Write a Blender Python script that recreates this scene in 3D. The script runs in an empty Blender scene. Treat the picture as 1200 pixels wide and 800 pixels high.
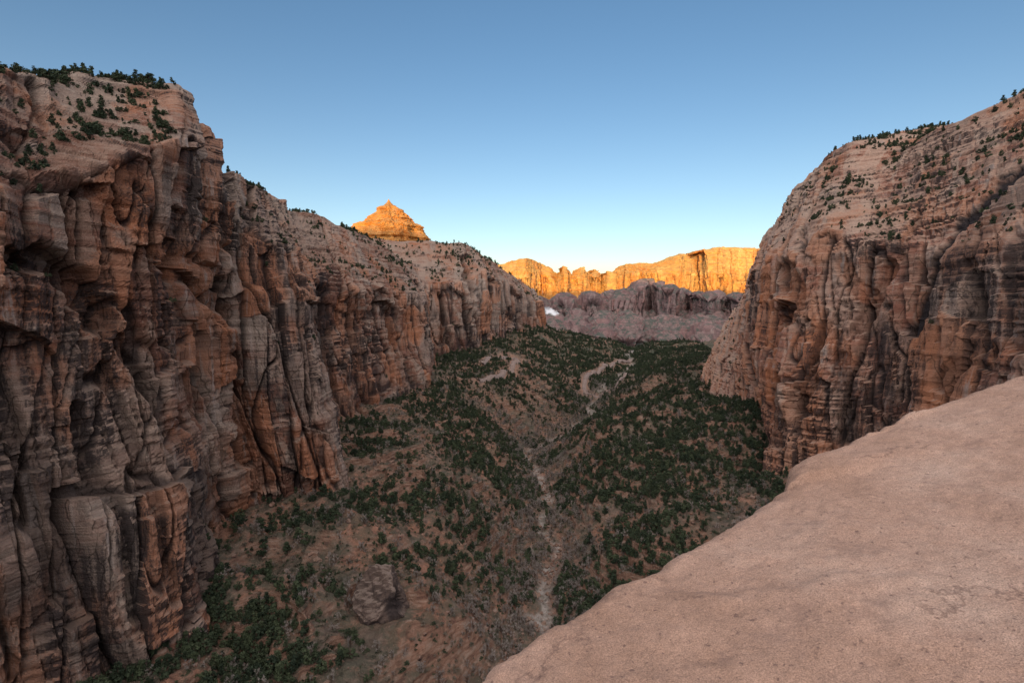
import bpy, math, random
import numpy as np
rs=np.random.RandomState(11); random.seed(5)
F=600.0; PITCH=math.radians(5.71); cp,sp=math.cos(PITCH),math.sin(PITCH)
SUN_EL=4.0; SUN_AZ=10.0   # sun is behind the viewpoint, a little to the left
SKY=0.26; SUNS=5.0; SKY_FILL=2.0
def P(px,py,D):
    cx=(px-600)/F; cy=(400-py)/F
    d=np.array([cx,cp+cy*sp,-sp+cy*cp]); return d*(D/d[1])
def proj(x,y,z):
    d=np.maximum(y*cp-z*sp,1.0)
    return 600+600*x/d, 400-600*(y*sp+z*cp)/d
# ---------------------------------------------------------------- noise
RT=rs.rand(64,64,64).astype(np.float32)
def vn(x,y,z):
    x,y,z=np.broadcast_arrays(x,y,z)
    xf=np.floor(x);yf=np.floor(y);zf=np.floor(z)
    fx=x-xf;fy=y-yf;fz=z-zf
    xi=xf.astype(np.int64);yi=yf.astype(np.int64);zi=zf.astype(np.int64)
    fx=fx*fx*(3-2*fx);fy=fy*fy*(3-2*fy);fz=fz*fz*(3-2*fz)
    a=xi&63;b=(xi+1)&63;c=yi&63;d=(yi+1)&63;e=zi&63;f=(zi+1)&63
    return ((RT[a,c,e]*(1-fx)+RT[b,c,e]*fx)*(1-fy)+(RT[a,d,e]*(1-fx)+RT[b,d,e]*fx)*fy)*(1-fz)+\
           ((RT[a,c,f]*(1-fx)+RT[b,c,f]*fx)*(1-fy)+(RT[a,d,f]*(1-fx)+RT[b,d,f]*fx)*fy)*fz
def fbm(x,y,z,o=4,g=.5):
    t=0;a=1;n=0;q=1.0
    for i in range(o):
        t=t+a*(vn(x*q+i*17.3,y*q+i*5.1,z*q+i*9.7)*2-1);n+=a;a*=g;q*=2.07
    return t/n*1.6
def hsh(a,b,s): return RT[(a*7+s)&63,(b*13+s*3)&63,(a+b*5+s*11)&63]
def blocks(s,z,su,sz,seed,ck=.35,tilt=1.3):
    c=np.floor(s/su);f=s/su-c;c=c.astype(np.int64)
    zz=z/sz+hsh(c,c*3,seed+5)*7
    r=np.floor(zz);g=zz-r;r=r.astype(np.int64)
    a=hsh(c,r,seed);b=hsh(c,r,seed+1)-.5;e=hsh(c,r,seed+2)-.5
    crack=np.exp(-(np.minimum(f,1-f)/.04)**2)
    return (a-.5)+b*(f-.5)*tilt+e*(g-.5)*1.0-ck*crack, a
def sstep(a,b,x):
    t=np.clip((x-a)/(b-a),0,1);return t*t*(3-2*t)
# ---------------------------------------------------------------- mesh helpers
def mesh_obj(name,V,Fc,mat,smooth=False,attrs={}):
    me=bpy.data.meshes.new(name)
    V=np.ascontiguousarray(V,dtype=np.float32);Fc=np.ascontiguousarray(Fc,dtype=np.int32)
    n=Fc.shape[1]
    me.vertices.add(len(V));me.vertices.foreach_set('co',V.ravel())
    me.loops.add(Fc.size);me.loops.foreach_set('vertex_index',Fc.ravel())
    me.polygons.add(len(Fc));me.polygons.foreach_set('loop_start',np.arange(0,Fc.size,n,dtype=np.int32))
    me.polygons.foreach_set('use_smooth',np.full(len(Fc),smooth))
    me.update(calc_edges=True)
    for k,a in attrs.items():
        at=me.attributes.new(k,'FLOAT','POINT');at.data.foreach_set('value',np.ascontiguousarray(a.ravel(),dtype=np.float32))
    me.materials.append(mat)
    ob=bpy.data.objects.new(name,me);bpy.context.scene.collection.objects.link(ob);return ob
def gridfaces(nu,nv,flip=False):
    i=np.arange(nu*nv).reshape(nu,nv)
    q=np.stack([i[:-1,:-1],i[1:,:-1],i[1:,1:],i[:-1,1:]],-1).reshape(-1,4)
    return q[:,::-1] if flip else q
def smooth_ax(G,w,ax):
    if w<2: return G
    p=w//2
    pad=[(0,0)]*3;pad[ax]=(p,w-1-p)
    Gp=np.pad(G,pad,mode='edge') 
    cs=np.cumsum(np.insert(Gp,0,0,axis=ax),axis=ax)
    n=G.shape[ax]
    return (np.take(cs,np.arange(w,w+n),axis=ax)-np.take(cs,np.arange(0,n),axis=ax))/w
def gnormal(G,flip):
    n=np.cross(np.gradient(G,axis=0),np.gradient(G,axis=1));n/=np.linalg.norm(n,axis=2,keepdims=True)+1e-9
    return -n if flip else n
def poly_dist(px,py,pl):
    d=np.full(px.shape,1e9)
    for (ax,ay),(bx,by) in zip(pl[:-1],pl[1:]):
        vx,vy=bx-ax,by-ay;t=np.clip(((px-ax)*vx+(py-ay)*vy)/(vx*vx+vy*vy+1e-9),0,1)
        d=np.minimum(d,np.hypot(px-ax-t*vx,py-ay-t*vy))
    return d
def masks(x,y,z):
    return {'m_pale':fbm(x/62,y/62,z/62,4),'m_org':fbm(x/25,y/25,z/45,4),'m_drk':fbm(x/55+4,y/55,z/75,4),'m_str':fbm(x/33,y/50+7,z/50,3)}
LEDGES=[]
def loft(name,cols,mat,flip=False,k=1.0,fac=.0022,coarse=(),amp=1.0,feats=(),sm=11,veg=0,samp=1.0,seed=0,gully=0):
    cols=np.array(cols,dtype=float);C,L,_=cols.shape
    ul=np.linalg.norm(np.diff(cols[:,1:-1],axis=0),axis=2).mean(1)
    dist=np.linalg.norm((cols[1:]+cols[:-1])/2,axis=2)[:,1:-1].mean(1)
    us=[np.array([0.])]
    for i in range(C-1):
        n=max(3,int(ul[i]/(max(dist[i],180)*fac)));us.append(i+np.arange(1,n+1)/n)
    us=np.concatenate(us)
    vl=np.linalg.norm(np.diff(cols,axis=1),axis=2).mean(0);md=np.median(np.linalg.norm(cols,axis=2))
    vs=[np.array([0.])]
    for j in range(L-1):
        n=max(3,int(vl[j]/(md*fac*(8 if j in coarse else 1))));vs.append(j+np.arange(1,n+1)/n)
    vs=np.concatenate(vs)
    a=np.minimum(us.astype(int),C-2);fa=(us-a)[:,None,None]
    R=cols[a]*(1-fa)+cols[a+1]*fa
    b=np.minimum(vs.astype(int),L-2);fb=(vs-b)[None,:,None]
    G=R[:,b]*(1-fb)+R[:,b+1]*fb
    for _ in range(2):
        G=smooth_ax(G,sm,0);G=smooth_ax(G,7,1)
    N=gnormal(G,flip)
    nz=np.clip(N[:,:,2],-1,1)
    w=1-sstep(.35,.75,nz)
    x,y,z=G[:,:,0]/k,G[:,:,1]/k,G[:,:,2]/k
    mid=G[:,int(len(vs)*.45)]/k
    s=np.concatenate([[0],np.cumsum(np.linalg.norm(np.diff(mid[:,:2],axis=0),axis=1))])[:,None]+0*x+seed*37
    wrp=fbm(x/60,y/60,z/110,2)
    b1,t1=blocks(s+wrp*12+.12*z,z+wrp*14+.3*s,42,150,1,.6,2.0)
    w2=fbm(x/16+9,y/16,z/40,2)
    b2,t2=blocks(s+w2*2+wrp*8-.10*z,z+w2*2-.2*s,17,60,9,.5,1.8)
    b3,t3=blocks(s+w2*1.2+31+.15*z,z+w2*.8+.1*s,7,24,21,.6,1.6)
    b4,t4=blocks(s+w2*1+11,z-.06*s,2.6,7,33,.4)
    tt=z/7+.55*fbm(x/160,y/160,z/120,2)+.12*w2+.05*s/7
    st=np.tanh(4*fbm(x/500+3,y/500,tt,3,.6))
    st2=np.tanh(4*fbm(x/300,y/300,tt*3.3,2))
    bed=np.tanh(6*fbm(x/900,y/900,z/38+.3*wrp,2))
    rg=np.abs(fbm(x/30,y/30,z/110,3))
    f=fbm(x/6,y/6,z/6,4,.62)
    rough=sstep(-.35,.35,fbm(x/55+3,y/55,z/55,2))
    d=amp*w*(10.5*b1+7.5*b2+2.8*b3*(.5+.7*rough)+.9*b4*rough-6*np.exp(-(rg/.045)**2)+1.8*bed)+samp*((1.1-.7*w)*st+(.5-.15*w)*st2*(.5+rough))+(.25+.35*rough+.6*(1-w))*f+(1-w)*2.5*fbm(x/40,y/40,z/40,3)
    if gully: d=d+(1-w)*gully*(1-2.2*np.abs(fbm(x/75,y/75,z/75,4)))
    org=np.zeros_like(d);shade_stain=np.zeros_like(d)
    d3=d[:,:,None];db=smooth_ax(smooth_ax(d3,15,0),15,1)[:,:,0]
    cav_shade=sstep(.1,2.0,db-d)  # recesses get contrast shade put into the rock colour
    if len(feats):
        fx,fy=proj(G[:,:,0],G[:,:,1],G[:,:,2])
        fx=fx+w2*5;fy=fy+f*4
        for (pl,wd_,dep,oc,dc) in feats:
            q=np.exp(-(poly_dist(fx,fy,pl)/wd_)**2)
            q=sstep(.15,.6,q)
            d=d-dep*q;org=np.maximum(org,oc*q);shade_stain=np.maximum(shade_stain,dc*q)  # dc paints alcove and cleft shade into the colour, also varnish
    G=G+N*(d*k)[:,:,None]
    tone=.5*t1+.35*t2+.15*t3
    org=np.maximum(org,.8*sstep(.80,.82,.7*t2+.3*t1)*w)
    shade_stain=np.maximum(shade_stain,.9*cav_shade*w)
    nu,nv=len(us),len(vs)
    at={'tone':tone,'org':org,'shade_stain':shade_stain};at.update(masks(x,y,z))
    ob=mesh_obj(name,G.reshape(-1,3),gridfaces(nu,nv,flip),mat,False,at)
    if veg:
        N2=gnormal(G,flip)[:,:,2].ravel();PV=G.reshape(-1,3)
        pj=fbm(PV[:,0]/30,PV[:,1]/30,PV[:,2]/30,2)
        slope=(1-w).ravel()
        pr=np.where((N2>.6)&(pj>-.3),.16+slope*(1+3*sstep(-.05,.4,pj)),0);pr/=pr.sum()
        LEDGES.append(PV[rs.choice(len(PV),veg,p=pr)])
    return ob
# ---------------------------------------------------------------- node helper
class NT:
    def __init__(s,mat): s.t=mat.node_tree;s.n=s.t.nodes;s.l=s.t.links
    def add(s,ty,**kw):
        n=s.n.new(ty)
        for k,v in kw.items():
            setattr(n,k,v)
        return n
    def link(s,a,b): s.l.new(a,b)
    def noise(s,vec,scale,detail=6,rough=.6,mp=None,dist=0):
        if mp:
            m=s.add('ShaderNodeMapping');m.inputs['Scale'].default_value=mp;s.link(vec,m.inputs['Vector']);vec=m.outputs[0]
        n=s.add('ShaderNodeTexNoise');n.inputs['Scale'].default_value=scale;n.inputs['Detail'].default_value=detail
        n.inputs['Roughness'].default_value=rough;n.inputs['Distortion'].default_value=dist
        s.link(vec,n.inputs['Vector']);return n.outputs['Fac']
    def edges(s,vec,mp):
        m=s.add('ShaderNodeMapping');m.inputs['Scale'].default_value=mp;s.link(vec,m.inputs['Vector'])
        n=s.add('ShaderNodeTexVoronoi');n.feature='DISTANCE_TO_EDGE';n.inputs['Scale'].default_value=1
        s.link(m.outputs[0],n.inputs['Vector']);return n.outputs['Distance']
    def ramp(s,fac,stops):
        r=s.add('ShaderNodeValToRGB');e=r.color_ramp.elements
        while len(e)<len(stops): e.new(.5)
        for i,(p,c) in enumerate(stops):
            e[i].position=p;e[i].color=(c,c,c,1) if isinstance(c,(int,float)) else (*c,1)
        s.link(fac,r.inputs[0]);return r.outputs[0]
    def mix(s,fac,a,b,mode='MIX'):
        m=s.add('ShaderNodeMix');m.data_type='RGBA';m.blend_type=mode
        for v,i in ((fac,0),(a,6),(b,7)):
            if isinstance(v,(int,float)): m.inputs[i].default_value=v
            elif isinstance(v,tuple): m.inputs[i].default_value=(*v,1)
            else: s.link(v,m.inputs[i])
        return m.outputs[2]
    def math(s,op,a,b=0.0,clamp=False):
        m=s.add('ShaderNodeMath',operation=op);m.use_clamp=clamp
        for v,i in ((a,0),(b,1)):
            if isinstance(v,(int,float)): m.inputs[i].default_value=v
            else: s.link(v,m.inputs[i])
        return m.outputs[0]
    def attr(s,name):
        a=s.add('ShaderNodeAttribute');a.attribute_name=name;return a.outputs['Fac']
    def bump(s,h,strength,dist,normal=None):
        b=s.add('ShaderNodeBump');b.inputs['Strength'].default_value=strength;b.inputs['Distance'].default_value=dist
        s.link(h,b.inputs['Height'])
        if normal: s.link(normal,b.inputs['Normal'])
        return b.outputs[0]
def newmat(name):
    m=bpy.data.materials.new(name);m.use_nodes=True;t=NT(m)
    b=m.node_tree.nodes['Principled BSDF'];b.inputs['Roughness'].default_value=.92
    b.inputs['Specular IOR Level'].default_value=.15
    return m,t,b
def rock_mat(name,k=1.0,cols=None,dark=1.0,soil=(.29,.215,.17),orange=(.42,.17,.085),veg=0.0,vegcol=(.06,.075,.045),pale=(.35,.29,.245),palef=.6,snow=False,orf=.5,crk=1.0):
    m,t,b=newmat(name)
    geo=t.add('ShaderNodeNewGeometry')
    vm=t.add('ShaderNodeVectorMath',operation='SCALE');vm.inputs['Scale'].default_value=1.0/k
    t.link(geo.outputs['Position'],vm.inputs[0]);pos=vm.outputs[0]
    sx=t.add('ShaderNodeSeparateXYZ');t.link(geo.outputs['Normal'],sx.inputs[0]);nz=sx.outputs['Z']
    cols=cols or [(.0,(.085,.048,.040)),(.25,(.21,.105,.075)),(.42,(.32,.215,.165)),(.55,(.24,.115,.08)),(.72,(.36,.28,.23)),(1,(.27,.16,.12))]
    def mk(a,sc=1.0): return t.math('ADD',t.math('MULTIPLY',t.attr(a),sc),.5)
    strat=t.noise(pos,1,5,.62,(.010,.010,.07))
    f=t.math('ADD',t.math('MULTIPLY',strat,.62),t.math('MULTIPLY',t.attr('tone'),.55))
    c=t.ramp(f,[(.30+.55*p,q) for p,q in cols])
    thin=t.noise(pos,1,4,.65,(.018,.018,.6))
    c=t.mix(t.ramp(mk('m_str'),[(.3,.25),(.7,.65)]),c,t.ramp(thin,[(.35,.45),(.46,1.0),(.65,1.3)]),'MULTIPLY')
    fine=t.noise(pos,.9,6,.65)
    fj=t.math('MULTIPLY',t.math('SUBTRACT',fine,.5),.5)   # breaks up mask borders
    c=t.mix(t.math('MULTIPLY',t.ramp(t.math('ADD',mk('m_pale'),fj),[(.50,0.),(.68,1.)]),palef),c,pale)
    c=t.mix(t.math('MULTIPLY',t.ramp(t.math('ADD',mk('m_org'),fj),[(.60,0.),(.78,1.)]),orf),c,orange)
    c=t.mix(t.math('MULTIPLY',t.attr('org'),.75),c,orange)
    st=t.ramp(nz,[(.25,1.),(.6,0.)])
    stk=t.noise(pos,1,5,.62,(.16,.16,.008))
    c=t.mix(t.math('MULTIPLY',t.math('MULTIPLY',t.ramp(stk,[(.35,1.),(.43,0.)]),t.ramp(mk('m_str'),[(.5,0.),(.7,1.)])),t.math('MULTIPLY',st,.7)),c,(.42,.36,.325))
    v=t.math('MULTIPLY',t.ramp(t.math('ADD',stk,fj),[(.43,0.),(.53,1.)]),t.ramp(t.math('ADD',mk('m_drk'),fj),[(.30,0.),(.54,1.)]))
    v=t.math('MULTIPLY',t.math('MULTIPLY',v,st),.88*dark)
    c=t.mix(v,c,(.050,.042,.043))
    fl=t.ramp(nz,[(.55,0.),(.8,1.)])
    c=t.mix(t.math('MULTIPLY',fl,.65),c,soil)
    c=t.mix(t.math('MULTIPLY',t.attr('shade_stain'),.88),c,(.040,.033,.034))  # painted recess and alcove shade, together with varnish stains
    if crk>0:
        wn=t.add('ShaderNodeTexNoise');wn.inputs['Scale'].default_value=.05;wn.inputs['Detail'].default_value=2;t.link(pos,wn.inputs['Vector'])
        sc_=t.add('ShaderNodeVectorMath',operation='SCALE');sc_.inputs['Scale'].default_value=16;t.link(wn.outputs['Color'],sc_.inputs[0])
        av=t.add('ShaderNodeVectorMath',operation='ADD');t.link(pos,av.inputs[0]);t.link(sc_.outputs[0],av.inputs[1]);wp=av.outputs[0]
        ee=t.ramp(t.edges(wp,(.07,.07,.018)),[(.0,0.),(.025,1.)])
        c=t.mix(t.math('MULTIPLY',st,crk),c,t.mix(1.0,c,t.ramp(ee,[(0,.4),(1,1.)]),'MULTIPLY'))
    if veg>0:
        vg=t.noise(pos,.11,5,.7)
        c=t.mix(t.math('MULTIPLY',t.math('MULTIPLY',t.ramp(vg,[(.42,0.),(.54,1.)]),t.ramp(nz,[(.35,0.),(.6,1.)])),veg),c,vegcol)
    c=t.mix(.45,c,t.ramp(fine,[(.25,.5),(.75,1.5)]),'MULTIPLY')
    if snow: c=t.mix(t.attr('snow'),c,(.8,.82,.85))
    t.link(c,b.inputs['Base Color'])
    h=t.math('ADD',t.math('MULTIPLY',fine,.9),t.math('MULTIPLY',thin,.9))
    t.link(t.bump(h,.9,1.3*k),b.inputs['Normal'])
    return m
M_left=rock_mat('sandstone_red',1.0,palef=.5)
M_right=rock_mat('sandstone_pink',1.0,cols=[(.0,(.13,.065,.05)),(.25,(.31,.14,.095)),(.42,(.41,.25,.18)),(.55,(.34,.155,.105)),(.72,(.45,.32,.25)),(1,(.38,.205,.145))],dark=.95,soil=(.42,.295,.225),pale=(.43,.335,.27),palef=.45,orange=(.46,.18,.085))
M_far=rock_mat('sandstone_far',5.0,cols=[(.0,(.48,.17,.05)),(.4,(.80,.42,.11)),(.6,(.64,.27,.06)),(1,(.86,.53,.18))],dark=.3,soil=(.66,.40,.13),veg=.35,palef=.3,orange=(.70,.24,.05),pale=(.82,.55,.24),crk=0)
M_mid=rock_mat('sandstone_shadow_mesa',4.0,cols=[(.0,(.18,.125,.135)),(.4,(.31,.20,.19)),(.6,(.25,.16,.155)),(1,(.35,.25,.235))],dark=.35,soil=(.24,.18,.16),veg=.9,palef=.15,vegcol=(.09,.11,.095),snow=True,orange=(.34,.17,.15),orf=.3,pale=(.35,.28,.26),crk=0)  # lighter bluish tones carry distance haze in the rock colour
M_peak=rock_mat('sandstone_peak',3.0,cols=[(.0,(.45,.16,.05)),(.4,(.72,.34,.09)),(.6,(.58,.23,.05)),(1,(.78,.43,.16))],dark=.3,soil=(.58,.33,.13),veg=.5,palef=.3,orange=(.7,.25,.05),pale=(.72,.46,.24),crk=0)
# ---------------------------------------------------------------- LEFT WALLS
def W(*a): return np.array(a,dtype=float)
def col(base,mid,rim,crest,back=(-160,30,-10),bury=45):
    b=P(*base);m=P(*mid);r=P(*rim);c=P(*crest)
    return [b+W(0,0,-bury),b,m,r,c,c+W(*back),c+W(back[0]*1.2,back[1]*1.2,-260)]
A=[
 [W(-215,-60,-200),W(-215,-60,-150),W(-220,-60,-60),W(-228,-60,30),W(-250,-60,80),W(-420,-60,70),W(-440,-60,-180)],
 [W(-205,60,-200),W(-205,60,-155),W(-212,60,-60),W(-222,60,38),W(-248,60,88),W(-420,60,80),W(-440,60,-180)],
 col((0,870,186),(-20,520,192),(-10,228,200),(0,80,240)),
 col((90,850,206),(60,500,212),(70,218,228),(60,92,275)),
 col((160,800,226),(120,480,240),(135,190,250),(118,88,300)),
 col((238,745,252),(200,450,268),(205,165,282),(186,93,310)),
 col((252,650,315),(235,440,315),(232,190,315),(216,128,340)),
 col((300,600,370),(258,400,352),(258,250,352),(260,196,370)),
 col((345,590,385),(310,420,375),(300,270,385),(290,213,420)),
 col((398,580,398),(372,440,400),(345,292,422),(312,222,470)),
 col((406,560,430),(386,430,436),(354,287,458),(330,233,520),(-200,20,-10)),
 [P(398,520,520)+W(-30,0,-60),P(398,520,520)+W(-30,0,0),P(370,440,520)+W(-30,0,0),P(345,300,520)+W(-40,0,0),P(325,240,560)+W(-30,0,0),P(325,240,560)+W(-260,0,0),P(325,240,560)+W(-280,0,-260)],
]
fA=[([(50,300),(100,330),(125,375)],16,10,0,.6),([(0,300),(40,310)],12,7,0,.5),
    ([(302,275),(318,300),(322,345)],12,7,1.,0),([(225,310),(245,330),(262,370)],14,6,.5,.2),([(345,300),(352,345)],7,0,.9,0),
    ([(150,250),(215,300)],14,2,.7,0),([(262,200),(270,260),(262,330)],6,9,0,.6),([(0,350),(60,360)],14,0,.8,0),
    ([(10,440),(35,560),(70,700)],12,6,0,.7),([(150,400),(190,470),(215,560)],9,6,0,.6),([(285,460),(310,560)],10,6,0,.5),
    ([(100,480),(140,620),(150,720)],9,5,0,.6),([(60,540),(110,760)],16,2,0,.55),([(215,125),(225,160)],6,5,0,.3),([(20,700),(160,790)],26,0,0,.6),
    ([(250,400),(290,440),(330,470)],12,0,.0,.5),([(20,210),(120,225)],8,3,0,.6),([(235,560),(240,700)],14,0,0,.6),([(330,400),(370,520)],8,0,0,.4),
    ([(255,330),(275,440),(285,540)],8,9,0,.5),([(215,250),(225,420)],6,5,0,.3),([(130,430),(170,560),(200,700)],7,5,0,.5)]
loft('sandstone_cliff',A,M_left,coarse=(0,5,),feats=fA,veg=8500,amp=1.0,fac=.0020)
B=[
 col((385,500,560),(372,420,570),(352,330,585),(322,236,600),(-200,20,-10)),
 col((400,496,600),(388,410,610),(368,332,625),(345,246,700),(-200,20,-10)),
 col((430,487,640),(418,410,655),(410,338,670),(385,258,740),(-200,20,-10)),
 col((462,470,700),(452,400,715),(448,338,730),(415,268,800),(-200,20,-10)),
 col((490,452,760),(480,400,775),(475,345,790),(445,285,850),(-200,20,-10)),
 col((508,444,800),(503,395,815),(496,348,825),(468,303,880),(-200,30,-10)),
 col((506,434,880),(502,390,890),(494,348,900),(476,308,960),(-200,40,-10)),
 col((480,425,1020),(476,385,1030),(470,345,1040),(458,312,1100),(-200,40,-10)),
]
fB=[([(375,345),(395,480)],11,10,0,.75),([(420,350),(425,430)],5,8,.6,.4),([(462,350),(466,420)],4,8,.5,.5),([(408,350),(410,400)],6,4,.8,0),([(485,360),(488,400)],5,2,.8,0),([(440,345),(445,470)],4,7,0,.6)]  # first entry paints the deep shade between the buttresses
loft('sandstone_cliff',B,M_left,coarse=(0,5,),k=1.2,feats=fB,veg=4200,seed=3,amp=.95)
C=[
 col((470,432,1150),(465,390,1160),(455,330,1180),(425,274,1300),(-300,60,-20),80),
 col((500,425,1160),(498,385,1170),(492,333,1190),(470,284,1320),(-300,60,-20),80),
 col((530,415,1190),(528,378,1200),(522,335,1215),(500,282,1340),(-300,60,-20),80),
 col((556,408,1260),(552,372,1270),(548,328,1285),(532,286,1380),(-300,60,-20),80),
 col((568,405,1330),(566,370,1330),(563,318,1340),(546,285,1420),(-300,60,-20),80),
 col((590,396,1420),(588,368,1425),(582,330,1435),(570,300,1500),(-300,60,-20),80),
 col((612,388,1540),(610,366,1545),(606,338,1555),(596,317,1620),(-300,60,-20),80),
 col((634,384,1680),(633,368,1690),(630,355,1700),(622,338,1760),(-300,80,-20),80),
 col((637,380,1900),(636,368,1900),(634,358,1900),(628,346,1950),(-300,80,-20),80),
 col((620,380,2300),(620,368,2300),(620,360,2300),(615,350,2350),(-400,80,-20),80),
]
fC=[([(545,300),(548,345)],4,10,.2,.5),([(575,330),(577,370)],3,10,.3,.5),([(600,345),(602,380)],3,10,.4,.3),([(520,345),(522,400)],4,10,0,.6)]
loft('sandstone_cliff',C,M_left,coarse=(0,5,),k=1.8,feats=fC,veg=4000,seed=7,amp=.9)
# ---------------------------------------------------------------- RIGHT WALL
RB=(160,30,30)
Rr=[
 [W(250,-60,-190),W(250,-60,-130),W(252,-60,-40),W(258,-60,50),W(330,-60,150),W(520,-60,170),W(540,-60,-180)],
 [W(248,100,-190),W(248,100,-140),W(250,100,-40),W(258,100,50),W(345,100,150),W(520,100,170),W(540,100,-180)],
 col((1240,640,240),(1240,400,262),(1240,270,275),(1280,50,420),RB),
 col((1170,620,280),(1175,400,300),(1180,280,310),(1200,102,430),RB),
 col((1100,600,330),(1105,420,345),(1110,290,360),(1140,136,450),RB),
 col((1050,590,365),(1058,420,380),(1070,290,392),(1082,160,500),RB),
 col((990,588,400),(1000,430,410),(1012,285,430),(1050,178,540),RB),
 col((940,580,425),(950,430,435),(965,270,470),(1002,161,580),RB),
 col((906,564,450),(912,430,470),(935,290,500),(968,180,620),RB),
 col((902,540,480),(892,420,520),(908,300,560),(935,222,660),RB),
 col((912,500,540),(880,410,600),(886,320,640),(905,262,720),RB),
 col((880,485,620),(868,410,700),(876,345,740),(888,298,800),RB),
 col((842,472,700),(852,420,760),(866,370,820),(880,332,900),RB),
 col((828,455,800),(840,415,860),(852,382,940),(868,355,1020),RB),
 col((826,440,920),(838,410,980),(850,388,1060),(862,368,1150),RB),
 col((850,420,1250),(860,400,1300),(868,385,1350),(875,370,1400),RB),
]
fR=[([(1280,125),(1215,180),(1165,226),(1125,266),(1098,305),(1082,345),(1070,390)],5,4,0,1.15),
    ([(1225,200),(1180,240),(1140,285),(1115,330)],12,0,0,.45),
    ([(1040,310),(1020,350),(1000,385)],7,5,.3,.4),([(925,315),(930,360),(912,375)],10,8,.8,.3),
    ([(985,310),(1010,345)],10,3,.6,.2),([(1195,280),(1190,400)],12,5,0,.5),([(1140,310),(1150,400),(1110,450)],9,4,0,.5),
    ([(895,330),(893,400)],8,3,.9,0),([(960,380),(930,480)],7,6,0,.5),([(1075,250),(1050,300)],4,4,0,.2),([(905,440),(912,520)],7,5,0,.6),([(985,420),(990,520)],9,2,0,.5),([(940,400),(960,520)],14,0,.7,0),([(1030,380),(1040,480)],14,0,0,.4),([(930,340),(990,420)],12,0,.6,0),([(890,440),(900,500)],10,0,.6,0)]
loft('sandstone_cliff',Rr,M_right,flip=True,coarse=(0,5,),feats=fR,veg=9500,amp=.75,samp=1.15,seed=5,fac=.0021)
# ---------------------------------------------------------------- PEAK
def peak():
    cen=P(457,300,1950)
    prof=[(233,0),(237,2),(243,8),(250,15),(258,24),(267,36),(273,41),(282,43),(292,52),(312,70),(345,100),(390,130)]
    pz=np.array([P(458,p,1950)[2] for p,_ in prof]);pr=np.array([w*3.3 for _,w in prof])
    nv=260;nu=560
    zz=np.interp(np.linspace(0,1,nv),np.linspace(0,1,len(prof)),pz);rr=np.interp(np.linspace(0,1,nv),np.linspace(0,1,len(prof)),pr)
    th=np.linspace(0,2*math.pi,nu)[:,None]
    cx,cy=np.cos(th),np.sin(th)
    n1=fbm(cx*1.3+5,cy*1.3,zz[None]/200,3)
    z=zz[None]+0*th
    st=np.tanh(3*fbm(z*0+2+cx*.2,cy*.2,z/16,3,.6))
    r=rr[None]*(1+.16*n1)+st*6*sstep(0,30,rr)[None]
    x=cen[0]+r*cx;y=cen[1]+r*cy
    r=r+sstep(0,40,rr)[None]*14*fbm(x/22,y/22,z/40,5,.6)
    x=cen[0]+r*cx;y=cen[1]+r*cy
    z=z+3*fbm(x/20,y/20,z/30,3)*sstep(0,30,rr)[None]
    G=np.stack([x,y,z],-1);G[-1]=G[0]
    o=np.zeros((nu,nv))
    at={'tone':vn(x/60,y/60,z/40),'org':o,'shade_stain':o};at.update(masks(x/3,y/3,z/3))
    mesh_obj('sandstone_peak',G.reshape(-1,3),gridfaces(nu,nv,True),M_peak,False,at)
peak()
# ---------------------------------------------------------------- FAR MESAS
crest=[(430,325),(520,315),(592,309),(600,305),(618,303),(634,308),(646,315),(655,324),(663,312),(671,321),(681,313),(690,325),(697,315),(704,325),(712,319),(722,320),(734,310),(752,308),(770,309),(785,303),(796,299),(803,297),(810,303),(819,301),(828,292),(840,289),(862,289),(884,290),(905,296),(960,300),(1080,325)]
cf=[]
for i,(px,py) in enumerate(crest):
    D=5000+200*math.sin(px*.11)+(160 if i%2 else 0)
    c=P(px,py,D+260);r=P(px,max(py+10,319),D)
    if py>318: r=P(px,py+8,D+60)
    cf.append([P(px,420,D-500),P(px,372,D-350),P(px,346,D-140),r,c,c+W(0,500,-10),c+W(0,700,-500)])
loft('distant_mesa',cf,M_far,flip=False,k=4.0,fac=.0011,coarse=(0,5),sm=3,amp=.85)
mc=[(470,352,3900),(560,352,3900),(630,354,3950),(646,360,3800),(660,350,3950),(676,356,3650),(692,347,3900),(706,352,3650),(722,344,3850),(738,344,3550),(752,335,3800),(762,332,3800),(782,340,3550),(805,344,3800),(830,349,3400),(850,347,3650),(880,354,3300),(960,345,3300)]
cm=[]
for i,(px,py,D) in enumerate(mc):
    D=D+(170 if i%2 else -140)
    c=P(px,py,D+140);r=P(px,py+4,D+10)
    sp_=(350 if i%2 else 0)
    cm.append([P(px,430,D-1250),P(px,402,D-950-sp_),P(px,368 if i%2 else 376,D-60),r,c,c+W(0,250,-20),c+W(0,500,-300)])
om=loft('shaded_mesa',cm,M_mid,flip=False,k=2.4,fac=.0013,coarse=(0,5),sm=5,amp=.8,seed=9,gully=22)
co=np.empty(len(om.data.vertices)*3,np.float32);om.data.vertices.foreach_get('co',co);co=co.reshape(-1,3)
qx,qy=proj(co[:,0],co[:,1],co[:,2])
sn=sstep(.35,.7,np.exp(-((qx-645)/10)**2-((qy-363-(qx-641)*.3)/5)**2)+.25*fbm(co[:,0]/30,co[:,1]/30,co[:,2]/15,3))
at=om.data.attributes.new('snow','FLOAT','POINT');at.data.foreach_set('value',sn.astype(np.float32))
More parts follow.
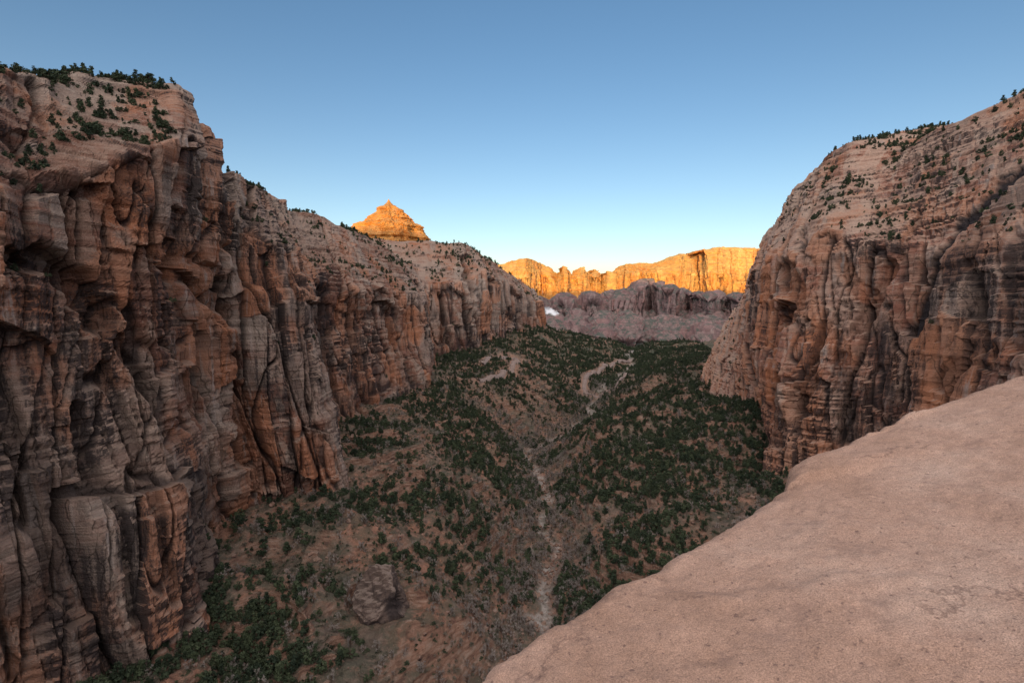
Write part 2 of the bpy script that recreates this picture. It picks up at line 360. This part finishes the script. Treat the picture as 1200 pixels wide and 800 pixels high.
# ---------------------------------------------------------------- VALLEY TERRAIN
wash_px=[(600,900,225),(622,850,240),(630,740,300),(640,690,345),(646,640,410),(638,600,480),(636,560,570),(622,530,660),(620,513,720),(645,503,790),(672,492,860),(690,480,930),(700,462,1080),(722,440,1350),(738,425,1600),(742,408,2200)]
wash=[P(*q) for q in wash_px]
cpts=list(wash)+[P(*q) for q in [
 (0,870,186),(150,800,222),(240,745,250),(252,650,315),(300,600,370),(398,580,398),(404,560,430),(392,505,560),(430,487,640),(508,444,800),
 (330,705,275),(400,622,340),(450,684,290),(520,728,270),(560,642,365),(480,542,470),(530,575,440),(480,498,640),(560,532,540),(560,499,650),(560,466,800),(600,455,880),
 (598,428,1000),(570,424,1040),(540,423,1080),(500,425,1160),(556,408,1260),(590,396,1420),(612,388,1540),(634,384,1680),(640,382,1900),(640,425,1300),(670,420,1500),(655,402,1700),
 (720,608,385),(800,596,390),(870,592,400),(906,564,450),(990,588,400),(1100,600,330),(1170,620,280),(750,512,540),(850,500,540),(912,496,540),(700,498,640),(780,460,760),(842,472,700),
 (760,440,1000),(828,455,800),(826,440,920),(790,422,1400),(770,430,1150),(850,420,1250),(850,400,1900),(790,410,2300),(700,413,2400),(660,402,2500),(600,385,2800),
 (600,408,3300),(740,412,3300),(880,408,3300)]]
cpts+=[W(*q) for q in [(-400,100,-150),(-420,400,-150),(-450,700,-140),(-700,1000,-130),(-600,1400,-120),(-900,2200,-110),(450,100,-130),(480,400,-150),(560,700,-140),(700,1100,-140),(1200,1700,-140),
 (-60,60,-188),(60,110,-180),(120,180,-180),(200,60,-140),(-120,120,-180),(-200,0,-155),(-100,-60,-180),(60,-60,-150),(0,-300,-120),(-400,-300,-100),(400,-300,-100),(0,-1500,-60),(-2500,-1500,-60),(2500,-1500,-60),(0,-4000,-50),(-6000,-4000,-50),(6000,-4000,-50),
 (-6000,3000,-200),(6000,3000,-200),(-9000,9000,-300),(9000,9000,-300),(0,9000,-300),(-2500,5000,-380),(2500,5000,-380),(0,5500,-380)]]
cpts=np.array(cpts)
cc=30.0
n=len(cpts)
d2=((cpts[:,None,:2]-cpts[None,:,:2])**2).sum(-1)
Km=np.zeros((n+3,n+3));Km[:n,:n]=np.sqrt(d2+cc*cc)-np.eye(n)*4.0
Km[:n,n]=1;Km[:n,n+1:n+3]=cpts[:,:2]/1000;Km[n,:n]=1;Km[n+1:,:n]=(cpts[:,:2]/1000).T
sol=np.linalg.solve(Km,np.concatenate([cpts[:,2],[0,0,0]]))
def H0(x,y):
    x=np.asarray(x,float);y=np.asarray(y,float);sh=x.shape;x=x.ravel();y=y.ravel();o=np.zeros(len(x))
    for i in range(n): o+=sol[i]*np.sqrt((x-cpts[i,0])**2+(y-cpts[i,1])**2+cc*cc)
    o+=sol[n]+sol[n+1]*x/1000+sol[n+2]*y/1000
    return o.reshape(sh)
wl=[(p[0],p[1]) for p in wash]
def wd(x,y):
    wx=x+10*fbm(x/40,y/40,0*x+1,2)+5*fbm(x/14,y/14,0*x+6,2);return poly_dist(wx,y,wl)
def Hfull(x,y):
    h=H0(x,y);q=wd(x,y)
    far=sstep(1200,3500,y)
    rg=1-np.abs(fbm(x/80,y/80,0*x+3.3,4))*1.6
    att=sstep(5,70,q)
    h=h+att*(19*(rg-.55)+4*fbm(x/35,y/35,0*x,4))*(1+1.3*far)+far*16*fbm(x/350,y/350,0*x+8,4)
    h=h-17*np.exp(-(q/42)**2)-4*np.exp(-(q/8)**2)
    T=8.0*(1+far);u_=h/T+.5*fbm(x/50,y/50,0*x+2,3);fl_=np.floor(u_);fr=u_-fl_
    mask=sstep(-.05,.25,fbm(x/70+9,y/70,0*x+4,3))*sstep(8,40,q)
    h=h+mask*T*(sstep(.32,.60,fr)-fr)
    h=h+.8*fbm(x/6,y/6,0*x+5,3)
    return h
def ground_hit(px,py,lo=500,hi=3500):
    D=np.linspace(lo,hi,1200);p=P(px,py,1.0)
    h=Hfull(p[0]*D,p[1]*D);g=p[2]*D-h
    i=np.argmax(g<0);return p[:2]*D[i] if g[i]<0 else None
roads=[[(742,422),(724,424),(706,430),(692,440),(684,452),(686,462),(698,464),(712,458),(726,450),(734,440)],
       [(560,447),(580,443),(600,435),(610,425),(598,418),(580,420),(564,428)]]
roadxy=[]
for r in roads:
    q=[ground_hit(*p,lo=800,hi=2200) for p in r];q=[p for p in q if p is not None];roadxy.append(np.array(q))
yt=np.linspace(-3.7,4.45,1080);ys=np.sinh(yt)*105+200
xi=np.linspace(-1,1,820);xs=np.sign(xi)*(np.abs(xi)*520+ (np.abs(xi)**7)*8500)
X,Y=np.meshgrid(xs,ys,indexing='ij')
Z=Hfull(X,Y)
qa=wd(X,Y)
rd=np.full(X.shape,1e9)
for r in roadxy: rd=np.minimum(rd,poly_dist(X,Y,[tuple(p) for p in r]))
m,t,b=newmat('valley_ground')
geo=t.add('ShaderNodeNewGeometry');pos=geo.outputs['Position']
sx=t.add('ShaderNodeSeparateXYZ');t.link(pos,sx.inputs[0])
sn_=t.add('ShaderNodeSeparateXYZ');t.link(geo.outputs['Normal'],sn_.inputs[0])
n1=t.noise(pos,.018,5,.65)
c=t.ramp(n1,[(.35,(.145,.115,.092)),(.46,(.21,.155,.12)),(.56,(.33,.175,.12)),(.66,(.25,.18,.145))])
n2=t.noise(pos,.25,6,.7)
c=t.mix(.75,c,t.ramp(n2,[(.3,.45),(.7,1.55)]),'MULTIPLY')
sc=t.noise(pos,.09,5,.75)
c=t.mix(t.math('MULTIPLY',t.ramp(sc,[(.44,0.),(.53,1.)]),.7),c,(.09,.095,.070))
ff=t.math('MULTIPLY',t.ramp(t.math('DIVIDE',sx.outputs['Y'],3000.0),[(.2,0.),(.6,1.)]),t.ramp(t.noise(pos,.03,5,.8),[(.40,0.),(.52,1.)]))
c=t.mix(t.math('MULTIPLY',ff,.85),c,(.068,.083,.058))
stp_=t.ramp(sn_.outputs['Z'],[(.60,1.),(.80,0.)])
c=t.mix(t.math('MULTIPLY',stp_,.85),c,t.ramp(t.noise(pos,1,5,.6,(.1,.1,.6)),[(.35,(.13,.07,.055)),(.5,(.29,.17,.12)),(.65,(.36,.265,.21))]))
wa=t.math('MULTIPLY',t.attr('wash'),t.ramp(n2,[(.36,.15),(.58,1.)]))
c=t.mix(wa,c,(.41,.375,.34))
c=t.mix(t.math('MULTIPLY',t.attr('cut'),.7),c,(.38,.24,.18))
t.link(c,b.inputs['Base Color'])
t.link(t.bump(t.math('ADD',n2,sc),1.0,2.5),b.inputs['Normal'])
mesh_obj('ground',np.stack([X,Y,Z],-1).reshape(-1,3),gridfaces(*X.shape),m,False,
  {'wash':np.exp(-(qa/(4.0+Y.clip(0,1600)*.003))**2)*sstep(.1,.5,.5+.6*fbm(X/14,Y/14,X*0,3)),'cut':np.exp(-(rd/15)**2)})
# roads
mr,t,b=newmat('asphalt_red');g=t.add('ShaderNodeNewGeometry')
t.link(t.ramp(t.noise(g.outputs['Position'],.4,5),[(.3,(.22,.17,.15)),(.7,(.32,.25,.22))]),b.inputs['Base Color'])
for r in roadxy:
    if len(r)<3: continue
    L=np.concatenate([[0],np.cumsum(np.linalg.norm(np.diff(r,axis=0),axis=1))]);N=int(L[-1]/4)
    u=np.linspace(0,L[-1],N);c0=np.stack([np.interp(u,L,r[:,0]),np.interp(u,L,r[:,1])],-1)
    for _ in range(8):
        c0[2:-2]=(c0[:-4]+c0[1:-3]+c0[2:-2]+c0[3:-1]+c0[4:])/5
    tn=np.gradient(c0,axis=0);tn/=np.linalg.norm(tn,axis=1,keepdims=True);nn=np.stack([-tn[:,1],tn[:,0]],-1)
    rows=[]
    hz=np.maximum.reduce([Hfull((c0+nn*o)[:,0],(c0+nn*o)[:,1]) for o in (-6,0,6)])+.5
    for o,dz in ((-6.5,-6),(-4.5,0),(4.5,0),(6.5,-6)):
        p=c0+nn*o;rows.append(np.stack([p[:,0],p[:,1],hz+dz],-1))
    G=np.stack(rows,1);mesh_obj('road',G.reshape(-1,3),gridfaces(N,4),mr,True)
# ridge behind the viewpoint: its real shadow keeps the canyon out of the first sun
te=math.tan(math.radians(SUN_EL))
ridgeY=-3000.0
rx=np.linspace(-7000,7000,500);rv=np.linspace(0,1,40)
hh=350+3000*te+8*fbm(rx/300,rx*0,rx*0,4)
XX=rx[:,None]+0*rv;off=(rv-.5)*2
YY=ridgeY+off[None]*900+0*XX
ZZ=-120+(hh[:,None]+120)*(1-np.abs(off)[None]**1.3)+0*XX+6*fbm(XX/120,YY/120,XX*0,4)*np.abs(off)[None]
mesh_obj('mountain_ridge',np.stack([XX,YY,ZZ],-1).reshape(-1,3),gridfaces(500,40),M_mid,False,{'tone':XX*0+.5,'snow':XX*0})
# ---------------------------------------------------------------- FOREGROUND LEDGE
Hc=2.4;sl=.22
def on_slab(px,py):
    d=P(px,py,1.0);tt=-Hc/(d[2]-sl*d[0]);return d[:2]*tt
ep=[on_slab(*q) for q in [(460,905),(592,802),(704,730),(807,660),(885,608),(945,568),(952,551),(1022,515),(1092,480),(1200,442),(1330,409)]]
d0=ep[1]-ep[0];ep=[ep[0]-d0/np.linalg.norm(d0)*6+W(-1,-3)]+ep
d1=ep[-1]-ep[-2];ep=ep+[ep[-1]+d1/np.linalg.norm(d1)*8]
ep=np.array(ep);L=np.concatenate([[0],np.cumsum(np.linalg.norm(np.diff(ep,axis=0),axis=1))])
nu=1300;u=np.concatenate([np.linspace(0,L[1],60)[:-1],np.linspace(L[1],L[-2],nu-160),np.linspace(L[-2],L[-1],102)[1:]]);nu=len(u)
e=np.stack([np.interp(u,L,ep[:,0]),np.interp(u,L,ep[:,1])],-1)
for _ in range(1):
    e2=e.copy()
    for q in range(1,9): e2[8:-8]+=e[8-q:-8-q]+e[8+q:nu-8+q]
    e2[8:-8]/=17;e=e2
nout=np.array([-.62,.78])
vin=-np.linspace(0,1,420)[::-1]**1.6*11
vo=np.linspace(0,1,160)[1:]
X=[]
r0=.20
for v in vin: X.append((v,0,0))
for q in vo:
    if q<.5: th=q/.5*1.35;X.append((r0*math.sin(th),-r0*(1-math.cos(th))*1.0,1))
    else:
        qq=(q-.5)/.5;X.append((r0*math.sin(1.35)+30*qq**3,-r0*(1-math.cos(1.35))-190*qq**3,1))
X=np.array(X)
edge_off=.035*fbm(u/.9,u*0,u*0,2)+.035*fbm(u/.16,u*0+4,u*0,5,.65)
Gx=e[:,0][:,None]+nout[0]*(X[:,0][None]+edge_off[:,None])
Gy=e[:,1][:,None]+nout[1]*(X[:,0][None]+edge_off[:,None])
base=-Hc+sl*(e[:,0][:,None]+nout[0]*np.minimum(X[:,0],.0)[None])
Gz=base+X[:,1][None]
nearw=np.exp(-np.abs(X[:,1])/3)[None]
und=.045*fbm(Gx/1.8,Gy/1.8,Gz*0,2)+.014*fbm(Gx/.35,Gy/.35,Gz/.35,4)+.006*fbm(Gx/.07,Gy/.07,Gz/.07,3)
stp=.035*np.tanh(14*(fbm(Gx/2.6+4,Gy/1.0,Gz*0,4)-.15))
inner=np.exp(-(X[:,0]/1.0)**2)[None]
Gz=Gz+und+stp*inner+(1-nearw)*3*fbm(Gx/8,Gy/8,Gz/8,4)
G=np.stack([Gx,Gy,Gz],-1)
m,t,b=newmat('slickrock')
g=t.add('ShaderNodeNewGeometry');pos=g.outputs['Position']
c=t.ramp(t.noise(pos,.7,5,.65),[(.32,(.43,.275,.20)),(.5,(.53,.35,.265)),(.68,(.60,.43,.34))])
c=t.mix(.5,c,t.ramp(t.noise(pos,6,6,.75),[(.3,.7),(.7,1.3)]),'MULTIPLY')
gr=t.noise(pos,110,3,.7)
c=t.mix(.8,c,t.ramp(gr,[(.3,.5),(.7,1.45)]),'MULTIPLY')
pit=t.noise(pos,22,3,.6)
c=t.mix(t.ramp(pit,[(.30,.8),(.37,0.)]),c,(.2,.13,.11))
lich=t.noise(pos,2.2,8,.8)
c=t.mix(t.math('MULTIPLY',t.ramp(lich,[(.54,0.),(.66,1.)]),.55),c,(.31,.205,.165))
wn=t.add('ShaderNodeTexNoise');wn.inputs['Scale'].default_value=1.6;wn.inputs['Detail'].default_value=6;wn.inputs['Roughness'].default_value=.65;t.link(pos,wn.inputs['Vector'])
av=t.add('ShaderNodeVectorMath',operation='ADD');t.link(pos,av.inputs[0]);t.link(wn.outputs['Color'],av.inputs[1])
ce=t.edges(av.outputs[0],(.30,.55,.3));cm_=t.ramp(t.noise(pos,.9,3,.5),[(.46,0.),(.54,1.)])
crk_=t.math('MULTIPLY',t.ramp(ce,[(0,1.),(.010,0.)]),cm_)
c=t.mix(t.math('MULTIPLY',crk_,.6),c,(.17,.11,.09))
t.link(c,b.inputs['Base Color'])
nb=t.bump(t.noise(pos,9,6,.75),.8,.05)
nb=t.bump(t.math('ADD',gr,pit),.7,.010,nb)
t.link(nb,b.inputs['Normal'])
mesh_obj('slickrock_ledge',G.reshape(-1,3),gridfaces(nu,G.shape[1]),m,True)
# ---------------------------------------------------------------- BOULDERS
M_b=rock_mat('boulder_rock',.35,dark=1.0,cols=[(.0,(.05,.04,.035)),(.4,(.13,.095,.08)),(.6,(.09,.065,.055)),(1,(.18,.13,.11))],orf=.1,palef=.0,soil=(.26,.21,.18),crk=0)
def boulder(name,c,size,seed,link=True,sub=5):
    bpy.ops.mesh.primitive_ico_sphere_add(subdivisions=sub,radius=1);o=bpy.context.object;o.name=name
    me=o.data;v=np.empty(len(me.vertices)*3,np.float32);me.vertices.foreach_get('co',v);v=v.reshape(-1,3)
    r=np.random.RandomState(seed)
    for _ in range(11):
        q=r.randn(3);q/=np.linalg.norm(q);dd=v@q;lim=r.uniform(.45,.8);v=v-np.clip(dd-lim,0,9)[:,None]*q
    v=v*(1+.22*fbm(v[:,0]*2+seed,v[:,1]*2,v[:,2]*2,4,.6))[:,None]
    cave_shade=np.zeros(len(v))
    if link:  # overhang / cave on its right-hand face, its shade painted in
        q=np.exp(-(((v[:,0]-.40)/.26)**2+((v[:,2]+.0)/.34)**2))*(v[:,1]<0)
        v=v*(1-.35*q)[:,None];cave_shade=sstep(.2,.5,q)
    v=v*np.array(size)
    if link: v=v+np.array(c)
    me.vertices.foreach_set('co',v.astype(np.float32).ravel());me.update()
    me.materials.append(M_b if link else M_left)
    for k_,a_ in (('tone',np.full(len(v),.35)),('shade_stain',cave_shade)):
        at=me.attributes.new(k_,'FLOAT','POINT');at.data.foreach_set('value',a_.astype(np.float32))
    return o
bp=ground_hit(452,716,150,600)
boulder('boulder',(bp[0],bp[1],float(Hfull(np.array([bp[0]]),np.array([bp[1]]))[0])+8),(19,14,19),4)
# ---------------------------------------------------------------- VEGETATION
def leafmat(name,c1,c2):
    m,t,b=newmat(name);oi=t.add('ShaderNodeObjectInfo')
    g=t.add('ShaderNodeNewGeometry')
    f=t.math('ADD',t.math('MULTIPLY',oi.outputs['Random'],.6),t.math('MULTIPLY',t.noise(g.outputs['Position'],.8,1),.4))
    t.link(t.ramp(f,[(.15,c1),(.85,c2)]),b.inputs['Base Color']);return m
M_jun=leafmat('juniper_green',(.027,.042,.028),(.082,.106,.058))
M_sage=leafmat('sage_grey',(.10,.10,.075),(.22,.185,.145))
M_twig=leafmat('bare_twigs',(.20,.18,.165),(.38,.34,.31))
M_bark=leafmat('bark',(.09,.06,.045),(.14,.1,.08))
def bush(name,mat,seed,h=1.0,ncl=11,nl=26,wid=.5,ls=.10,conic=0.,twig=False):
    r=np.random.RandomState(seed);V=[];Fc=[];mi=[]
    def tri(a,b_,c_,i): 
        k=len(V);V.extend([a,b_,c_]);Fc.append((k,k+1,k+2));mi.append(i)
    def limb(p,q,r1,r2):
        k=len(V);d=q-p;d/=np.linalg.norm(d);s1=np.cross(d,[.3,.9,.2]);s1/=np.linalg.norm(s1);s2=np.cross(d,s1)
        for pp,rr in ((p,r1),(q,r2)):
            for j in range(3):
                a=j*math.pi*2/3;V.append(pp+(s1*math.cos(a)+s2*math.sin(a))*rr)
        for j in range(3):
            a,b_=k+j,k+(j+1)%3;Fc.append((a,b_,b_+3));mi.append(1);Fc.append((a,b_+3,a+3));mi.append(1)
    top=W(r.uniform(-.05,.05),r.uniform(-.05,.05),h*.75)
    limb(W(0,0,-.15),top,.05,.015)
    for i in range(ncl):
        zz=r.uniform(.18,1.0)*h;f=(1-conic*zz/h)*math.sqrt(max(.12,1-((zz/h-.45)/.62)**2))
        a=r.uniform(0,6.28);rad=r.uniform(.25,1)*wid*f
        c=W(math.cos(a)*rad,math.sin(a)*rad,zz)
        limb(W(0,0,zz*.5),c,.022,.008)
        cr=r.uniform(.13,.24)*(1.1-.4*conic)
        for j in range(nl):
            if twig:
                dd=r.randn(3);dd[2]=abs(dd[2])+.5;dd/=np.linalg.norm(dd);s=np.cross(dd,r.randn(3));s/=np.linalg.norm(s)
                p=c-dd*.05+r.randn(3)*.05;tri(p-s*.011,p+s*.011,p+dd*r.uniform(.12,.3),0)
            else:
                q=r.randn(3);q/=np.linalg.norm(q);p=c+q*cr*r.uniform(.5,1)*W(1,1,.75)
                s=r.randn(3);s/=np.linalg.norm(s);u_=np.cross(s,q+.3*r.randn(3));u_/=np.linalg.norm(u_)+1e-6
                L_=ls*r.uniform(.6,1.4);tri(p-s*L_,p+s*L_*.8,p+u_*L_*1.3,0)
    me=bpy.data.meshes.new(name);me.from_pydata([tuple(v) for v in V],[],Fc);me.materials.append(mat);me.materials.append(M_bark)
    me.polygons.foreach_set('material_index',mi);me.update()
    return bpy.data.objects.new(name,me)
def coll(name,obs):
    c=bpy.data.collections.new(name)
    for o in obs: c.objects.link(o)
    return c
K_jun=coll('juniper_tree_kit',[bush('juniper_tree',M_jun,1,1,11,22,.48,.11),bush('juniper_tree',M_jun,2,1.1,12,20,.42,.10,.35),bush('pinyon_pine',M_jun,3,1.3,13,20,.40,.095,.6),bush('juniper_tree',M_jun,4,.85,11,22,.58,.11)])
K_sage=coll('sagebrush_kit',[bush('sagebrush',M_sage,6,.6,8,14,.5,.12),bush('sagebrush',M_sage,7,.5,8,14,.55,.11),bush('brush',M_jun,8,.6,8,14,.5,.12)])
K_twig=coll('bare_tree_kit',[bush('bare_cottonwood',M_twig,9,1.1,12,22,.5,twig=True),bush('bare_cottonwood',M_twig,10,1.0,12,22,.55,twig=True)])
bo=[]
for i in range(3):
    o=boulder('rock_%d'%i,(0,0,0),(1,.8,.7),20+i,False,2);bpy.context.scene.collection.objects.unlink(o);bo.append(o)
K_rock=coll('rock_kit',bo)
def scatter(name,pts,scale,kit):
    N=len(pts)
    me=bpy.data.meshes.new(name);me.vertices.add(N);me.vertices.foreach_set('co',np.ascontiguousarray(pts,dtype=np.float32).ravel())
    for k,a in (('sc',scale),('rz',rs.rand(N)*6.28)):
        at=me.attributes.new(k,'FLOAT','POINT');at.data.foreach_set('value',np.ascontiguousarray(a,dtype=np.float32))
    ob=bpy.data.objects.new(name,me);bpy.context.scene.collection.objects.link(ob)
    ng=bpy.data.node_groups.new(name,'GeometryNodeTree')
    ng.interface.new_socket('Geometry',in_out='INPUT',socket_type='NodeSocketGeometry');ng.interface.new_socket('Geometry',in_out='OUTPUT',socket_type='NodeSocketGeometry')
    nd=ng.nodes;lk=ng.links
    gi=nd.new('NodeGroupInput');go=nd.new('NodeGroupOutput');ip=nd.new('GeometryNodeInstanceOnPoints');ci=nd.new('GeometryNodeCollectionInfo')
    ci.inputs['Collection'].default_value=kit;ci.inputs['Separate Children'].default_value=True;ci.inputs['Reset Children'].default_value=True
    ip.inputs['Pick Instance'].default_value=True
    a1=nd.new('GeometryNodeInputNamedAttribute');a1.data_type='FLOAT';a1.inputs['Name'].default_value='sc'
    a2=nd.new('GeometryNodeInputNamedAttribute');a2.data_type='FLOAT';a2.inputs['Name'].default_value='rz'
    cx=nd.new('ShaderNodeCombineXYZ');lk.new(a2.outputs['Attribute'],cx.inputs['Z'])
    lk.new(gi.outputs[0],ip.inputs['Points']);lk.new(ci.outputs[0],ip.inputs['Instance']);lk.new(cx.outputs[0],ip.inputs['Rotation']);lk.new(a1.outputs['Attribute'],ip.inputs['Scale'])
    ri=nd.new('FunctionNodeRandomValue');ri.data_type='INT';ri.inputs[4].default_value=0;ri.inputs[5].default_value=50;lk.new(ri.outputs[2],ip.inputs['Instance Index'])
    lk.new(ip.outputs[0],go.inputs[0])
    md=ob.modifiers.new('scatter','NODES');md.node_group=ng;return ob
def cand(N,y0,y1,pw=1.0):
    y=y0+(y1-y0)*rs.rand(N)**pw;x0=-(210+.10*y);x1=270+.22*y
    x=x0+(x1-x0)*rs.rand(N)
    k=np.hypot(x-bp[0],y-bp[1]+6)>19
    return x[k],y[k]
def roadd(x,y):
    d=np.full(x.shape,1e9)
    for r in roadxy: d=np.minimum(d,poly_dist(x,y,[tuple(p) for p in r]))
    return d
def dens(x,y):
    side=sstep(-20,70,x-.12*(y-300))
    return .56+1.0*fbm(x/50,y/50,x*0+2,3)+.35*side+.15*sstep(600,1100,y)
x,y=cand(100000,150,2900,1.45)
q=wd(x,y);k=(rs.rand(len(x))<dens(x,y)*.85)&(q>7)&(roadd(x,y)>9)
x,y=x[k],y[k];p=np.stack([x,y,Hfull(x,y)],-1)
sc=(2.0+5.2*rs.rand(len(x))**1.6)*(1+.3*sstep(700,1500,y))
scatter('juniper_trees',p,sc,K_jun);print('junipers',len(p))
x,y=cand(36000,130,1000,1.0);q=wd(x,y);k=(q>6)&(rs.rand(len(x))<.8)
x,y=x[k],y[k];p=np.stack([x,y,Hfull(x,y)],-1)
scatter('sagebrush',p,1.1+2.2*rs.rand(len(x))**1.5,K_sage)
x,y=cand(80000,130,1300,1.2);q=wd(x,y);k=(rs.rand(len(x))<(.5*np.exp(-(q/34)**2)+.05))&(q>6)
x,y=x[k],y[k];p=np.stack([x,y,Hfull(x,y)],-1)
scatter('bare_cottonwoods',p,2.5+4*rs.rand(len(x)),K_twig)
x,y=cand(60000,150,900,1.0);q=wd(x,y);k=rs.rand(len(x))<(.8*np.exp(-(q/8)**2)+.06)
x,y=x[k],y[k];p=np.stack([x,y,Hfull(x,y)],-1)
scatter('rocks',p,.5+2.8*rs.rand(len(x))**3,K_rock)
LP=np.concatenate(LEDGES);scatter('ledge_shrubs',LP-W(0,0,.2),(1.2+3.6*rs.rand(len(LP))**1.9)*(1+np.clip(LP[:,1]-500,0,1500)/1500),K_jun)
# ---------------------------------------------------------------- LIGHT, SKY, CAMERA
az=math.radians(SUN_AZ);el=math.radians(SUN_EL)
sd=np.array([-math.sin(az)*math.cos(el),-math.cos(az)*math.cos(el),math.sin(el)])  # towards sun
from mathutils import Vector
L_=bpy.data.lights.new('sun','SUN');L_.energy=SUNS;L_.angle=math.radians(.5);L_.color=(1,.64,.23)
so=bpy.data.objects.new('sun',L_);so.rotation_euler=Vector(sd).to_track_quat('Z','Y').to_euler();bpy.context.scene.collection.objects.link(so)
w=bpy.data.worlds.new('World');bpy.context.scene.world=w;w.use_nodes=True
nt=w.node_tree;bg=nt.nodes['Background'];sky=nt.nodes.new('ShaderNodeTexSky');sky.sky_type='NISHITA';sky.sun_disc=False
sky.sun_elevation=el;sky.sun_rotation=math.atan2(sd[0],sd[1]);sky.altitude=1600;sky.air_density=1.0;sky.dust_density=1.2;sky.ozone_density=2.2
nt.links.new(sky.outputs[0],bg.inputs[0]);bg.inputs[1].default_value=SKY
def wmath(op,a,b_):
    n_=nt.nodes.new('ShaderNodeMath');n_.operation=op
    for i,v in enumerate((a,b_)):
        if isinstance(v,(int,float)): n_.inputs[i].default_value=v
        else: nt.links.new(v,n_.inputs[i])
    return n_.outputs[0]
# added warm fill high in the sky behind the viewpoint, brightens the canyon
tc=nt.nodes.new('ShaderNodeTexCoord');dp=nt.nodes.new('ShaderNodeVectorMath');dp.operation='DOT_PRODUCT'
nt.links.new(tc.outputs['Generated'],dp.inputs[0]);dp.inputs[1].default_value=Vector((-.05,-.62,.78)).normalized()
gl=wmath('MULTIPLY',wmath('POWER',wmath('MAXIMUM',dp.outputs['Value'],0.0),1.6),SKY_FILL)
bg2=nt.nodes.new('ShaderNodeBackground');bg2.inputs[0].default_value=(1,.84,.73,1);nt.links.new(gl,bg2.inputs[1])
# pale haze low over the whole horizon
sxy=nt.nodes.new('ShaderNodeSeparateXYZ');nt.links.new(tc.outputs['Generated'],sxy.inputs[0])
hz_=wmath('MULTIPLY',wmath('POWER',wmath('SUBTRACT',1.0,wmath('MAXIMUM',sxy.outputs['Z'],0.0)),6.5),.42)
bg3=nt.nodes.new('ShaderNodeBackground');bg3.inputs[0].default_value=(.97,.91,.97,1);nt.links.new(hz_,bg3.inputs[1])
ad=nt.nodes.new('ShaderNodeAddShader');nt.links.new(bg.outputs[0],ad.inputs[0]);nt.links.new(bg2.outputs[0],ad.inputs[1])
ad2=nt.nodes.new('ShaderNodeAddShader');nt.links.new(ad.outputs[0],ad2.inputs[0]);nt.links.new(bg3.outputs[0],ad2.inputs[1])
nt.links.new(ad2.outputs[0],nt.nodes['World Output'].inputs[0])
cam=bpy.data.cameras.new('camera');cam.lens=18;cam.sensor_width=36;cam.clip_end=40000;cam.clip_start=.05
co=bpy.data.objects.new('camera',cam);co.rotation_euler=(math.radians(90)-PITCH,0,0);bpy.context.scene.collection.objects.link(co)
bpy.context.scene.camera=co
bpy.context.scene.view_settings.view_transform='Standard'
